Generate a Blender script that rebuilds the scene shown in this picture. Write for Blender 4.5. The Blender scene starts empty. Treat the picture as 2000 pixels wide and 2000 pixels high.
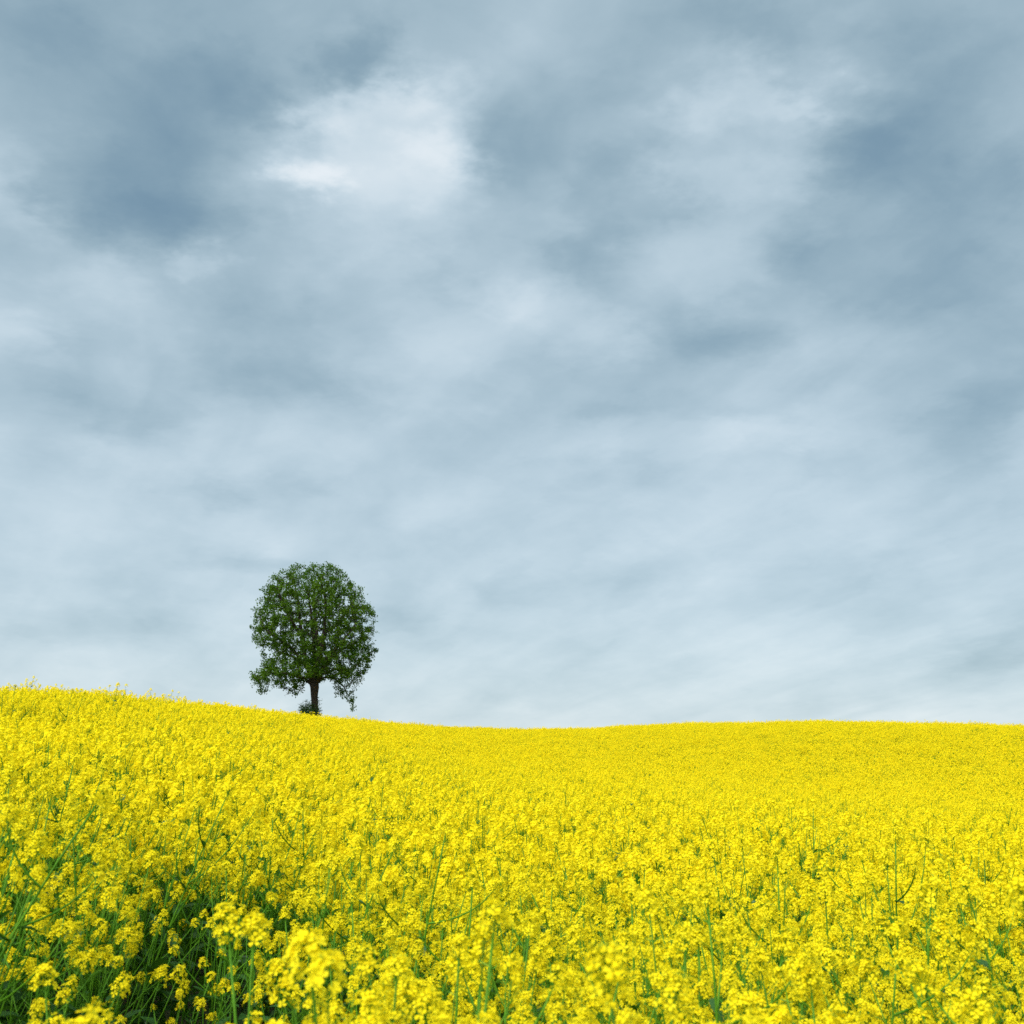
import bpy, math, random
import numpy as np
from mathutils import Vector, Matrix

SC = bpy.context.scene
COL = SC.collection
R = math.radians
PI = math.pi
rnd = random.Random(7)
nrng = np.random.default_rng(11)

# ------------------------------------------------------------------ camera
F = 2414.0                       # focal length in photo pixels (2000 px frame)
HORIZON = 1490.0                 # photo row of eye level
PITCH = math.atan((HORIZON - 1000) / F)
EYE = 1.73                       # eye height above the soil at the camera
CROP = 1.25                      # mean crop height
cam_d = bpy.data.cameras.new('camera')
cam = bpy.data.objects.new('camera', cam_d)
COL.objects.link(cam)
cam.location = (0, 0, EYE)
cam.rotation_euler = (PI / 2 + PITCH, 0, 0)
cam_d.sensor_width = 36
cam_d.sensor_height = 36
cam_d.lens = 36 * F / 2000
cam_d.clip_start = 0.05
cam_d.clip_end = 6000
cam_d.dof.use_dof = True
cam_d.dof.focus_distance = 11.0
cam_d.dof.aperture_fstop = cam_d.lens / 5.5
SC.camera = cam


def pix_dir(u, v):
    a, b = (u - 1000) / F, (1000 - v) / F
    d = Vector((a, math.cos(PITCH) - b * math.sin(PITCH), math.sin(PITCH) + b * math.cos(PITCH)))
    return d.normalized()


# ------------------------------------------------------------------ light
SUN_EL, SUN_AZ = 52.0, 215.0     # azimuth clockwise from +Y: behind the camera, to its left
world = bpy.data.worlds.new('World')
SC.world = world
world.use_nodes = True
sun_d = bpy.data.lights.new('sun', 'SUN')
sun_d.energy = 1.5
sun_d.angle = R(60)
sun_d.color = (1.0, 0.965, 0.90)
sun = bpy.data.objects.new('sun', sun_d)
COL.objects.link(sun)
sdir = Vector((math.sin(R(SUN_AZ)) * math.cos(R(SUN_EL)), math.cos(R(SUN_AZ)) * math.cos(R(SUN_EL)), math.sin(R(SUN_EL))))
sun.rotation_euler = sdir.to_track_quat('Z', 'Y').to_euler()
sun.location = (0, -20, 40)
SC.view_settings.view_transform = 'Standard'
SC.view_settings.look = 'None'
SC.view_settings.gamma = 1
SC.view_settings.use_curve_mapping = False
SC.view_settings.exposure = 1.88
SC.cycles.use_denoising = False
SC.cycles.max_bounces = 8
SC.cycles.diffuse_bounces = 4
SC.cycles.transmission_bounces = 6


def lin(r, g, b):
    f = lambda c: (c / 255 / 12.92) if c / 255 <= 0.04045 else ((c / 255 + 0.055) / 1.055) ** 2.4
    return (f(r), f(g), f(b), 1)


def build_sky():
    nt = world.node_tree
    N, L = nt.nodes, nt.links
    N.clear()

    def node(t, **kw):
        n = N.new(t)
        for k, v in kw.items():
            setattr(n, k, v)
        return n

    def put(sock, v):
        if isinstance(v, bpy.types.NodeSocket):
            L.new(v, sock)
        else:
            sock.default_value = v

    def math_(op, a, b=None, c=None, clamp=False):
        n = node('ShaderNodeMath', operation=op, use_clamp=clamp)
        put(n.inputs[0], a)
        if b is not None:
            put(n.inputs[1], b)
        if c is not None:
            put(n.inputs[2], c)
        return n.outputs[0]

    def vmath(op, a, b=None, c=None, out=0):
        n = node('ShaderNodeVectorMath', operation=op)
        put(n.inputs[0], a)
        if b is not None:
            put(n.inputs[1], b)
        if c is not None:
            put(n.inputs[2], c)
        return n.outputs[out]

    def noise(vec, scale, detail, rough, dist=0.0, out='Fac'):
        n = node('ShaderNodeTexNoise')
        put(n.inputs['Vector'], vec)
        n.inputs['Scale'].default_value = scale
        n.inputs['Detail'].default_value = detail
        n.inputs['Roughness'].default_value = rough
        n.inputs['Distortion'].default_value = dist
        return n.outputs[out]

    ZO = 0.18                                           # bends the flat cloud deck down to the horizon
    tc = node('ShaderNodeTexCoord')
    dirn = vmath('NORMALIZE', tc.outputs['Generated'])
    sep = node('ShaderNodeSeparateXYZ')
    L.new(dirn, sep.inputs[0])
    zc = math_('ADD', math_('MAXIMUM', sep.outputs[2], 0.0), ZO)
    inv = math_('DIVIDE', 1.0, zc)
    comb = node('ShaderNodeCombineXYZ')
    put(comb.inputs[0], math_('MULTIPLY', sep.outputs[0], inv))
    put(comb.inputs[1], math_('MULTIPLY', sep.outputs[1], inv))
    P = comb.outputs[0]                                 # a point on the cloud deck
    # small wisps displace the cloud masses
    w1 = vmath('SUBTRACT', noise(P, 2.0, 5, 0.62, out='Color'), (0.5, 0.5, 0.5))
    w2 = vmath('SUBTRACT', noise(P, 8.0, 5, 0.65, out='Color'), (0.5, 0.5, 0.5))
    W = vmath('MULTIPLY_ADD', w1, (0.15, 0.20, 0), P)
    W = vmath('MULTIPLY_ADD', w2, (0.15, 0.20, 0), W)

    def deck(u, v):
        d = pix_dir(u, v)
        z = max(d.z, 0) + ZO
        return d.x / z, d.y / z

    acc = 0.0
    for (u, v, ru, rv, amp) in CLOUDS:
        cx, cy = deck(u, v)
        sx = abs(deck(u + ru, v)[0] - deck(u - ru, v)[0]) / 2
        y0 = deck(u, max(v - rv, -300))[1]
        y1 = deck(u, min(v + rv, 1485))[1]
        sy = abs(y1 - y0) / 2
        cy = (y0 + y1) / 2
        q = vmath('MULTIPLY_ADD', W, (1 / sx, 1 / sy, 0), (-cx / sx, -cy / sy, 0))
        d2 = vmath('DOT_PRODUCT', q, q, out=1)
        acc = math_('MULTIPLY_ADD', math_('POWER', 0.3679, d2), amp * 1.2, acc)
    # soft streaks along the wind, cloud texture and the brighter air low down
    stretch = vmath('MULTIPLY', P, (1.0, 0.42, 1.0))
    rot = node('ShaderNodeVectorRotate', rotation_type='Z_AXIS')
    put(rot.inputs['Vector'], P)
    rot.inputs['Angle'].default_value = R(-26)
    streak = vmath('MULTIPLY', rot.outputs[0], (2.4, 0.6, 1.0))
    n1 = math_('SUBTRACT', noise(stretch, 3.0, 5, 0.5, 0.4), 0.5)
    n2 = math_('SUBTRACT', noise(streak, 2.0, 4, 0.5, 0.4), 0.5)
    n3 = math_('SUBTRACT', noise(vmath('MULTIPLY', W, (1.0, 0.55, 1.0)), 10.0, 4, 0.55, 0.3), 0.5)
    mr = node('ShaderNodeValToRGB')
    put(mr.inputs[0], sep.outputs[2])
    cr = mr.color_ramp
    cr.elements[0].position = 0.0
    cr.elements[0].color = (0.83, 0.83, 0.83, 1)
    cr.elements[1].position = 1.0
    cr.elements[1].color = (0.36, 0.36, 0.36, 1)
    for p, c in ((0.035, 0.75), (0.09, 0.645), (0.2, 0.565), (0.36, 0.43), (0.52, 0.37)):
        e = cr.elements.new(p)
        e.color = (c, c, c, 1)
    t = math_('ADD', mr.outputs[0], acc)
    t = math_('MULTIPLY_ADD', n1, 0.26, t)
    t = math_('MULTIPLY_ADD', n2, 0.36, t)
    bil = vmath('MULTIPLY', dirn, (1.0, 1.0, 1.7))            # billows
    n4 = math_('SUBTRACT', noise(bil, 8.0, 5, 0.52, 0.5), 0.5)
    t = math_('MULTIPLY_ADD', n4, 0.46, t)
    t = math_('MULTIPLY_ADD', n3, 0.16, t)
    ramp = node('ShaderNodeValToRGB')
    put(ramp.inputs[0], math_('MULTIPLY_ADD', t, 1 / 1.5, 0.3 / 1.5))
    rr = ramp.color_ramp
    rr.interpolation = 'B_SPLINE'
    rr.elements[0].position = 0.0
    rr.elements[0].color = lin(98, 130, 153)
    rr.elements[1].position = 1.0
    rr.elements[1].color = lin(238, 244, 248)
    for p, c in ((0.0, (121, 150, 167)), (0.25, (149, 174, 186)), (0.5, (178, 199, 210)), (0.75, (201, 218, 227)), (1.0, (225, 235, 240))):
        e = rr.elements.new((p + 0.3) / 1.5)
        e.color = lin(*c)
    sky = node('ShaderNodeTexSky', sky_type='NISHITA')
    sky.sun_disc = False
    sky.sun_elevation = R(SUN_EL)
    sky.sun_rotation = R(SUN_AZ)
    bg1 = node('ShaderNodeBackground')
    L.new(sky.outputs[0], bg1.inputs[0])
    bg1.inputs[1].default_value = 0.08
    bg2 = node('ShaderNodeBackground')
    L.new(ramp.outputs[0], bg2.inputs[0])
    bg2.inputs[1].default_value = 1.0 / 2 ** SC.view_settings.exposure
    mix = node('ShaderNodeMixShader')
    mix.inputs[0].default_value = 0.94                  # nearly closed overcast
    L.new(bg1.outputs[0], mix.inputs[1])
    L.new(bg2.outputs[0], mix.inputs[2])
    out = node('ShaderNodeOutputWorld')
    L.new(mix.outputs[0], out.inputs[0])


# cloud masses: place, spread and lightness (positions are turned into points of the cloud deck)
CLOUDS = [
    (310, 440, 140, 70, -.22), (290, 330, 190, 150, -.16), (1850, 350, 330, 330, -.11), (430, 720, 230, 110, -.06), (200, 150, 330, 230, -.05), (450, 170, 180, 110, -.16), (60, 60, 130, 90, -.14),
    (700, 80, 80, 85, -.26), (640, 235, 85, 75, .34), (785, 170, 90, 65, .36), (840, 320, 85, 65, .36),
    (635, 375, 60, 38, .40), (725, 285, 150, 130, .22), (0, 370, 70, 80, .16), (990, 290, 90, 100, -.12),
    (390, 525, 50, 25, .14), (180, 540, 90, 45, .12), (510, 620, 120, 60, -.10), (880, 550, 60, 45, -.10),
    (900, 670, 150, 60, .12), (20, 650, 110, 60, .18), (200, 660, 60, 40, -.08),
    (1450, 50, 170, 55, -.12), (1200, 160, 140, 60, -.10), (1190, 330, 110, 80, -.16), (1150, 470, 70, 70, -.13), (740, 420, 130, 70, .18), (800, 500, 210, 90, .12), (1390, 480, 130, 100, .13), (1560, 700, 110, 60, .05),
    (1460, 205, 170, 65, .26), (1560, 215, 50, 28, .12), (1450, 340, 140, 60, .18), (1640, 60, 90, 40, .08),
    (1750, 200, 140, 150, -.10), (1680, 300, 100, 70, -.12), (1900, 380, 160, 90, -.14), (1860, 560, 250, 120, -.19),
    (1040, 590, 100, 55, .22), (1180, 640, 80, 50, .16), (1390, 655, 130, 55, -.17), (1320, 430, 60, 40, -.12),
    (1560, 510, 90, 40, -.10), (1480, 840, 140, 48, .14), (1110, 870, 110, 40, .10), (1190, 800, 130, 32, -.10),
    (1430, 800, 100, 24, -.10), (1230, 940, 130, 40, -.10), (1590, 905, 150, 36, -.10), (1600, 740, 140, 38, -.10),
    (1950, 800, 130, 130, -.20), (1740, 1050, 130, 40, .10), (1240, 1080, 90, 40, .10), (1960, 1270, 120, 75, -.24),
    (1680, 1180, 250, 50, -.08), (230, 820, 110, 65, -.16), (580, 740, 140, 55, -.14), (440, 970, 90, 32, -.16),
    (570, 945, 80, 28, -.10), (130, 1230, 250, 28, -.13), (500, 1095, 110, 18, -.14), (820, 1210, 90, 36, -.12),
    (980, 1150, 70, 36, -.10), (400, 860, 130, 55, .07), (210, 880, 80, 50, .10), (850, 790, 120, 55, .10),
]
build_sky()


# ------------------------------------------------------------------ materials
def mat(name):
    m = bpy.data.materials.new(name)
    m.use_nodes = True
    m.node_tree.nodes.clear()
    return m, m.node_tree.nodes, m.node_tree.links


def leafy(name, c0, c1, trans_col, trans, scale, gloss=0.0, rough=0.5, rand=0.25):
    """thin plant tissue: diffuse, light through it and a little sheen; colour varies from piece to piece"""
    m, N, L = mat(name)
    tc = N.new('ShaderNodeTexCoord')
    nz = N.new('ShaderNodeTexNoise')
    nz.inputs['Scale'].default_value = scale
    nz.inputs['Detail'].default_value = 1
    L.new(tc.outputs['Object'], nz.inputs['Vector'])
    oi = N.new('ShaderNodeObjectInfo')
    ad = N.new('ShaderNodeMath'); ad.operation = 'MULTIPLY_ADD'
    L.new(oi.outputs['Random'], ad.inputs[0])
    ad.inputs[1].default_value = rand
    ad.inputs[2].default_value = -rand / 2
    mr = N.new('ShaderNodeMapRange')
    L.new(nz.outputs['Fac'], mr.inputs[0])
    mr.inputs[1].default_value = 0.3
    mr.inputs[2].default_value = 0.7
    a2 = N.new('ShaderNodeMath'); a2.operation = 'ADD'; a2.use_clamp = True
    L.new(mr.outputs[0], a2.inputs[0]); L.new(ad.outputs[0], a2.inputs[1])
    mx = N.new('ShaderNodeMix'); mx.data_type = 'RGBA'
    L.new(a2.outputs[0], mx.inputs['Factor'])
    mx.inputs['A'].default_value = (*c0, 1)
    mx.inputs['B'].default_value = (*c1, 1)
    d = N.new('ShaderNodeBsdfDiffuse')
    L.new(mx.outputs['Result'], d.inputs[0])
    sh = d.outputs[0]
    if trans:
        t = N.new('ShaderNodeBsdfTranslucent')
        t.inputs[0].default_value = (*trans_col, 1)
        ms = N.new('ShaderNodeMixShader')
        ms.inputs[0].default_value = trans
        L.new(sh, ms.inputs[1]); L.new(t.outputs[0], ms.inputs[2])
        sh = ms.outputs[0]
    if gloss:
        g = N.new('ShaderNodeBsdfGlossy')
        g.inputs['Roughness'].default_value = rough
        ms = N.new('ShaderNodeMixShader')
        ms.inputs[0].default_value = gloss
        L.new(sh, ms.inputs[1]); L.new(g.outputs[0], ms.inputs[2])
        sh = ms.outputs[0]
    o = N.new('ShaderNodeOutputMaterial')
    L.new(sh, o.inputs[0])
    return m


M_PETAL = leafy('rape petal', (0.91, 0.745, 0.011), (0.95, 0.835, 0.024), (0.96, 0.825, 0.011), 0.44, 45)
M_BUD = leafy('rape bud', (0.34, 0.44, 0.03), (0.62, 0.60, 0.02), (0.5, 0.5, 0.02), 0.2, 60)
M_STEM = leafy('rape stem', (0.050, 0.165, 0.007), (0.100, 0.250, 0.013), (0.1, 0.2, 0.02), 0.0, 9, 0.015, 0.5)
M_LEAF = leafy('rape leaf', (0.026, 0.095, 0.020), (0.055, 0.150, 0.032), (0.08, 0.23, 0.015), 0.24, 14, 0.045, 0.42)
M_TLEAF = leafy('lime leaf', (0.022, 0.078, 0.004), (0.090, 0.178, 0.008), (0.10, 0.22, 0.006), 0.34, 0.9, 0.012, 0.45)
M_SLEAF = leafy('shrub leaf', (0.025, 0.075, 0.018), (0.055, 0.12, 0.025), (0.07, 0.15, 0.015), 0.25, 2.0, 0.05, 0.45)


def bark():
    m, N, L = mat('lime bark')
    tc = N.new('ShaderNodeTexCoord')
    mp = N.new('ShaderNodeMapping')
    mp.inputs['Scale'].default_value = (9, 9, 1.6)
    L.new(tc.outputs['Object'], mp.inputs[0])
    nz = N.new('ShaderNodeTexNoise')
    nz.inputs['Scale'].default_value = 2.0
    nz.inputs['Detail'].default_value = 6
    L.new(mp.outputs[0], nz.inputs['Vector'])
    r = N.new('ShaderNodeValToRGB')
    r.color_ramp.elements[0].position = 0.3
    r.color_ramp.elements[0].color = (0.010, 0.007, 0.005, 1)
    r.color_ramp.elements[1].position = 0.75
    r.color_ramp.elements[1].color = (0.055, 0.040, 0.026, 1)
    L.new(nz.outputs['Fac'], r.inputs[0])
    b = N.new('ShaderNodeBsdfPrincipled')
    b.inputs['Roughness'].default_value = 0.9
    L.new(r.outputs[0], b.inputs['Base Color'])
    bp = N.new('ShaderNodeBump')
    bp.inputs['Strength'].default_value = 0.7
    bp.inputs['Distance'].default_value = 0.03
    L.new(nz.outputs['Fac'], bp.inputs['Height'])
    L.new(bp.outputs[0], b.inputs['Normal'])
    o = N.new('ShaderNodeOutputMaterial')
    L.new(b.outputs[0], o.inputs[0])
    return m


def soil():
    m, N, L = mat('field soil')
    tc = N.new('ShaderNodeTexCoord')
    nz = N.new('ShaderNodeTexNoise')
    nz.inputs['Scale'].default_value = 3.0
    nz.inputs['Detail'].default_value = 8
    nz.inputs['Roughness'].default_value = 0.65
    L.new(tc.outputs['Object'], nz.inputs['Vector'])
    r = N.new('ShaderNodeValToRGB')
    r.color_ramp.elements[0].position = 0.35
    r.color_ramp.elements[0].color = (0.045, 0.033, 0.020, 1)
    r.color_ramp.elements[1].position = 0.62
    r.color_ramp.elements[1].color = (0.035, 0.06, 0.018, 1)
    L.new(nz.outputs['Fac'], r.inputs[0])
    b = N.new('ShaderNodeBsdfPrincipled')
    b.inputs['Roughness'].default_value = 0.95
    L.new(r.outputs[0], b.inputs['Base Color'])
    bp = N.new('ShaderNodeBump')
    bp.inputs['Strength'].default_value = 0.8
    bp.inputs['Distance'].default_value = 0.05
    L.new(nz.outputs['Fac'], bp.inputs['Height'])
    L.new(bp.outputs[0], b.inputs['Normal'])
    o = N.new('ShaderNodeOutputMaterial')
    L.new(b.outputs[0], o.inputs[0])
    return m


M_BARK = bark()
M_SOIL = soil()
PLANT_MATS = [M_STEM, M_LEAF, M_PETAL, M_BUD]

# ------------------------------------------------------------------ terrain
# skyline of the crop: photo column, photo row, distance of that crest in metres, slope at the camera, dip before it
SKY = [(-700, 1300, 24, .080, 0), (-300, 1318, 27, .078, 0), (0, 1346, 31, .068, 0), (104, 1352, 34, .063, 0), (259, 1364, 40, .053, 0), (414, 1379, 49, .042, 0),
       (518, 1389, 57, .034, 0), (600, 1398, 66, .028, .1), (673, 1403, 74, .022, .2), (776, 1411, 82, .016, .35), (880, 1419, 90, .010, .5),
       (983, 1422, 98, .004, .7), (1139, 1421, 106, 0, .95), (1242, 1415, 108, 0, 1.1), (1346, 1410, 108, -.002, 1.25), (1491, 1409, 106, -.004, 1.4),
       (1553, 1406, 104, -.004, 1.45), (1656, 1407, 101, -.006, 1.5), (1812, 1410, 97, -.006, 1.5), (1915, 1413, 94, -.006, 1.5), (2000, 1416, 92, -.006, 1.5),
       (2400, 1428, 85, -.006, 1.3), (2900, 1440, 80, -.004, 1.0)]
_a, _e = [], []
for (u, v, *_r) in SKY:
    d = pix_dir(u, v + (6.5 if u < 300 else 4))
    _a.append(math.atan2(d.x, d.y))
    _e.append(d.z / math.hypot(d.x, d.y))
_a = np.array(_a)
_fine = np.linspace(_a[0], _a[-1], 1200)


def _table(vals, width):
    y = np.interp(_fine, _a, vals)
    k = np.exp(-np.linspace(-2.5, 2.5, width) ** 2)
    k /= k.sum()
    return np.convolve(np.pad(y, width // 2, mode='edge'), k, 'valid')[:1200]


T_E = _table(_e, 21)
T_D = _table([s[2] for s in SKY], 81)
T_M = _table([s[3] for s in SKY], 121)
T_A = _table([s[4] for s in SKY], 121)


def canopy(x, y):
    """height of the crop's top above eye level"""
    x = np.asarray(x, float); y = np.asarray(y, float)
    r = np.hypot(x, y)
    a = np.arctan2(x, y)
    back = np.clip((np.abs(a) - 0.75) / 1.6, 0, 1)
    back = back * back * (3 - 2 * back)
    g = lambda t, m: np.interp(a, _fine, t) * (1 - back) + m * back
    e, D, m0, A = g(T_E, .035), g(T_D, 60), g(T_M, .0), g(T_A, .3)
    h0 = CROP - EYE
    s = np.clip(r / D, 0, 1)
    h = ((2 * s**3 - 3 * s**2 + 1) * h0 + (s**3 - 2 * s**2 + s) * D * m0 + (-2 * s**3 + 3 * s**2) * e * D + (s**3 - s**2) * D * e)
    h = h - A * np.sin(PI * s) ** 2
    over = np.maximum(r - D, 0)
    drop = 14 * (1 - np.exp(-0.0022 * over**2 / 14))
    h = np.where(r > D, e * D + e * over * np.exp(-over / 120) - drop, h)
    # gentle unevenness of the ground
    h = h + 0.035 * np.sin(x * .9 + 1.3) * np.sin(y * .55 + .4) * np.clip(r / 6, 0, 1) * np.exp(-r / 40)
    return h


def ground(x, y):
    return EYE + canopy(x, y) - CROP


def build_ground():
    rr = np.concatenate([[0.0], np.geomspace(0.5, 3000, 150)])
    na = 288
    vs = [(0, 0, float(ground(0, 0.001)))]
    fs = []
    th = np.linspace(0, 2 * PI, na, endpoint=False)
    for r in rr[1:]:
        x, y = r * np.sin(th), r * np.cos(th)
        vs += list(zip(x.tolist(), y.tolist(), ground(x, y).tolist()))
    for j in range(na):
        fs.append((0, 1 + (j + 1) % na, 1 + j))
    for i in range(len(rr) - 2):
        b0, b1 = 1 + i * na, 1 + (i + 1) * na
        for j in range(na):
            k = (j + 1) % na
            fs.append((b0 + j, b0 + k, b1 + k, b1 + j))
    me = bpy.data.meshes.new('ground')
    me.from_pydata(vs, [], fs)
    me.materials.append(M_SOIL)
    me.polygons.foreach_set('use_smooth', [True] * len(fs))
    o = bpy.data.objects.new('ground', me)
    COL.objects.link(o)
    o['kind'] = 'structure'
    return o


build_ground()


# ------------------------------------------------------------------ mesh collector
class MB:
    def __init__(self):
        self.v, self.f, self.m = [], [], []

    def add(self, vs, fs, mi=0):
        b = len(self.v)
        self.v.extend(vs)
        self.f.extend([tuple(b + i for i in f) for f in fs])
        self.m.extend([mi] * len(fs))

    def merge(self, other, M=None):
        b = len(self.v)
        self.v.extend([tuple(M @ Vector(p)) for p in other.v] if M is not None else other.v)
        self.f.extend([tuple(b + i for i in f) for f in other.f])
        self.m.extend(other.m)

    def tube(self, pts, rads, sides, mi=0):
        pts = [Vector(p) for p in pts]
        n = len(pts)
        rings = []
        up = None
        for i in range(n):
            t = (pts[min(i + 1, n - 1)] - pts[max(i - 1, 0)])
            if t.length < 1e-9:
                t = Vector((0, 0, 1))
            t.normalize()
            if up is None:
                up = t.orthogonal().normalized()
            else:
                up = (up - t * up.dot(t))
                up = up.normalized() if up.length > 1e-6 else t.orthogonal().normalized()
            w = t.cross(up)
            rings.append([tuple(pts[i] + (up * math.cos(2 * PI * k / sides) + w * math.sin(2 * PI * k / sides)) * rads[i]) for k in range(sides)])
        vs = [p for ring in rings for p in ring]
        fs = []
        for i in range(n - 1):
            for k in range(sides):
                k2 = (k + 1) % sides
                fs.append((i * sides + k, i * sides + k2, (i + 1) * sides + k2, (i + 1) * sides + k))
        fs.append(tuple(range((n - 1) * sides, n * sides)))
        self.add(vs, fs, mi)

    def mesh(self, name, mats, smooth=False):
        me = bpy.data.meshes.new(name)
        me.from_pydata(self.v, [], self.f)
        for m in mats:
            me.materials.append(m)
        if len(mats) > 1:
            me.polygons.foreach_set('material_index', self.m)
        if smooth:
            me.polygons.foreach_set('use_smooth', [True] * len(self.f))
        return me


def obj(name, me, parent=None, loc=None, M=None):
    o = bpy.data.objects.new(name, me)
    COL.objects.link(o)
    if parent is not None:
        o.parent = parent
    if M is not None:
        o.matrix_basis = M
    elif loc is not None:
        o.location = loc
    return o


def frame(pos, axis, spin=0.0):
    """matrix whose Z runs along axis"""
    q = Vector(axis).normalized().to_track_quat('Z', 'Y')
    return Matrix.Translation(pos) @ q.to_matrix().to_4x4() @ Matrix.Rotation(spin, 4, 'Z')


# ------------------------------------------------------------------ rapeseed
def petal_geo(mb, ang, size, rng, fine):
    ca, sa = math.cos(ang), math.sin(ang)
    lift = rng.uniform(0.10, 0.42)
    L = size * rng.uniform(.9, 1.1)
    W = L * rng.uniform(.42, .52)

    def P(l, w, z):
        return (ca * l - sa * w, sa * l + ca * w, z)
    if fine:
        cup = rng.uniform(-.12, .12) * L
        vs = [P(0, 0, 0), P(L * .45, -W * .6, lift * L * .5), P(L * .45, W * .6, lift * L * .5), P(L * .45, 0, lift * L * .55 - cup * .5),
              P(L * .92, -W * .8, lift * L * .75 + cup), P(L * .92, W * .8, lift * L * .7 + cup), P(L * 1.0, 0, lift * L * .62)]
        fs = [(0, 1, 3), (0, 3, 2), (1, 4, 6, 3), (3, 6, 5, 2)]
    else:
        vs = [P(0, 0, 0), P(L * .7, -W, lift * L * .7), P(L * 1.02, 0, lift * L * .6), P(L * .7, W, lift * L * .7)]
        fs = [(0, 1, 2, 3)]
    mb.add(vs, fs, 2)


def flower_geo(rng, fine, size=.0098):
    mb = MB()
    a0 = rng.uniform(0, PI)
    for k in range(4):
        petal_geo(mb, a0 + k * PI / 2 + rng.uniform(-.18, .18), size, rng, fine)
    if fine:      # stamens and pistil
        h = size * .62
        w = size * .16
        vs = [(0, 0, h * 1.1), (w, 0, h * .2), (-w * .5, w * .87, h * .2), (-w * .5, -w * .87, h * .2)]
        mb.add(vs, [(0, 1, 2), (0, 2, 3), (0, 3, 1)], 3)
    return mb


def bud_geo(mb, p, axis, L, W, mi=3):
    M = frame(p, axis)
    vs = [(0, 0, 0), (W, 0, L * .5), (-W * .5, W * .87, L * .5), (-W * .5, -W * .87, L * .5), (0, 0, L)]
    vs = [tuple(M @ Vector(q)) for q in vs]
    mb.add(vs, [(0, 2, 1), (0, 3, 2), (0, 1, 3), (4, 1, 2), (4, 2, 3), (4, 3, 1)], mi)


def head_plan(rng, big=1.0):
    """a raceme pointing along +Z from its foot: list of flower frames, buds and stalks"""
    H = rng.uniform(.026, .062) * big
    n = int(rng.uniform(20, 29) * (H / .045) ** .6)
    fl, stalks, buds = [], [], []
    a = rng.uniform(0, 6.28)
    for i in range(n):
        s = (i + .5) / n
        z = H * s
        a += 2.399 + rng.uniform(-.35, .35)
        ln = (.029 - .013 * s) * rng.uniform(.65, 1.35) * (0.75 + .25 * big)
        up = .28 + .75 * s + rng.uniform(-.2, .2)
        d = Vector((math.cos(a) * math.cos(up), math.sin(a) * math.cos(up), math.sin(up)))
        p0 = Vector((0, 0, z))
        p1 = p0 + d * ln
        fd = (d + Vector((rng.uniform(-.45, .45), rng.uniform(-.45, .45), rng.uniform(-.1, .55)))).normalized()
        fl.append((p1, fd, rng.uniform(0, 6.28), rng.uniform(.85, 1.18)))
        stalks.append((p0, p1))
    for i in range(rng.randint(7, 12)):
        a += 2.4
        rr = rng.uniform(.001, .008)
        buds.append(((math.cos(a) * rr, math.sin(a) * rr, H + rng.uniform(-.004, .008)), (math.cos(a) * rr * 60, math.sin(a) * rr * 60, 1), rng.uniform(.006, .009), .0021))
    pods = []
    for i in range(rng.randint(2, 7)):            # spent pedicels and young pods under the flowers
        a += 2.4
        z = -rng.uniform(.008, .09)
        up = rng.uniform(.3, .9)
        d = Vector((math.cos(a) * math.cos(up), math.sin(a) * math.cos(up), math.sin(up)))
        pods.append((Vector((0, 0, z)), Vector((0, 0, z)) + d * rng.uniform(.02, .045)))
    return dict(H=H, fl=fl, stalks=stalks, buds=buds, pods=pods)


def head_base(pl, fine):
    mb = MB()
    if fine:
        mb.tube([(0, 0, -.10), (0, 0, pl['H'])], [.0014, .0010], 4, 0)
        for a, b in pl['stalks']:
            mb.tube([a, b], [.0006, .0005], 3, 0)
    for b in pl['buds']:
        bud_geo(mb, *b)
    for a, b in pl['pods']:
        mb.tube([a, (a + b) / 2, b], [.0007, .0011, .0004], 3, 0)
    return mb


FLOWERS_FINE = [flower_geo(random.Random(100 + i), True) for i in range(5)]
FLOWERS_LOW = [flower_geo(random.Random(200 + i), False, .0104) for i in range(5)]


def head_full(pl, flowers, rng, fine):
    mb = head_base(pl, fine)
    for (p, d, sp, sc) in pl['fl']:
        mb.merge(rng.choice(flowers), frame(p, d, sp) @ Matrix.Scale(sc, 4))
    return mb


def leaf_geo(L, W, rng, segs=5):
    """wavy lance-shaped blade along +Y, drooping"""
    mb = MB()
    vs, fs = [], []
    droop = rng.uniform(.25, .9)
    tw = rng.uniform(-.5, .5)
    for i in range(segs + 1):
        s = i / segs
        w = W * (math.sin(PI * min(1, s * .93 + .07)) ** .8) * (1 - .35 * s) + .0015
        y = L * s * (1 - .15 * droop * s)
        z = L * (.30 * s - droop * s * s * .6)
        c, sn = math.cos(tw * s), math.sin(tw * s)
        wv = rng.uniform(-.18, .18) * w
        vs += [(-w * c, y, z - w * sn + w * .35 + wv), (0, y, z), (w * c, y, z + w * sn + w * .35 - wv)]
    for i in range(segs):
        a = i * 3
        fs += [(a, a + 1, a + 4, a + 3), (a + 1, a + 2, a + 5, a + 4)]
    mb.add(vs, fs, 1)
    return mb


def bez(p0, p1, p2, n):
    return [p0 * (1 - t) ** 2 + p1 * 2 * t * (1 - t) + p2 * t * t for t in [i / n for i in range(n + 1)]]


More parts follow.
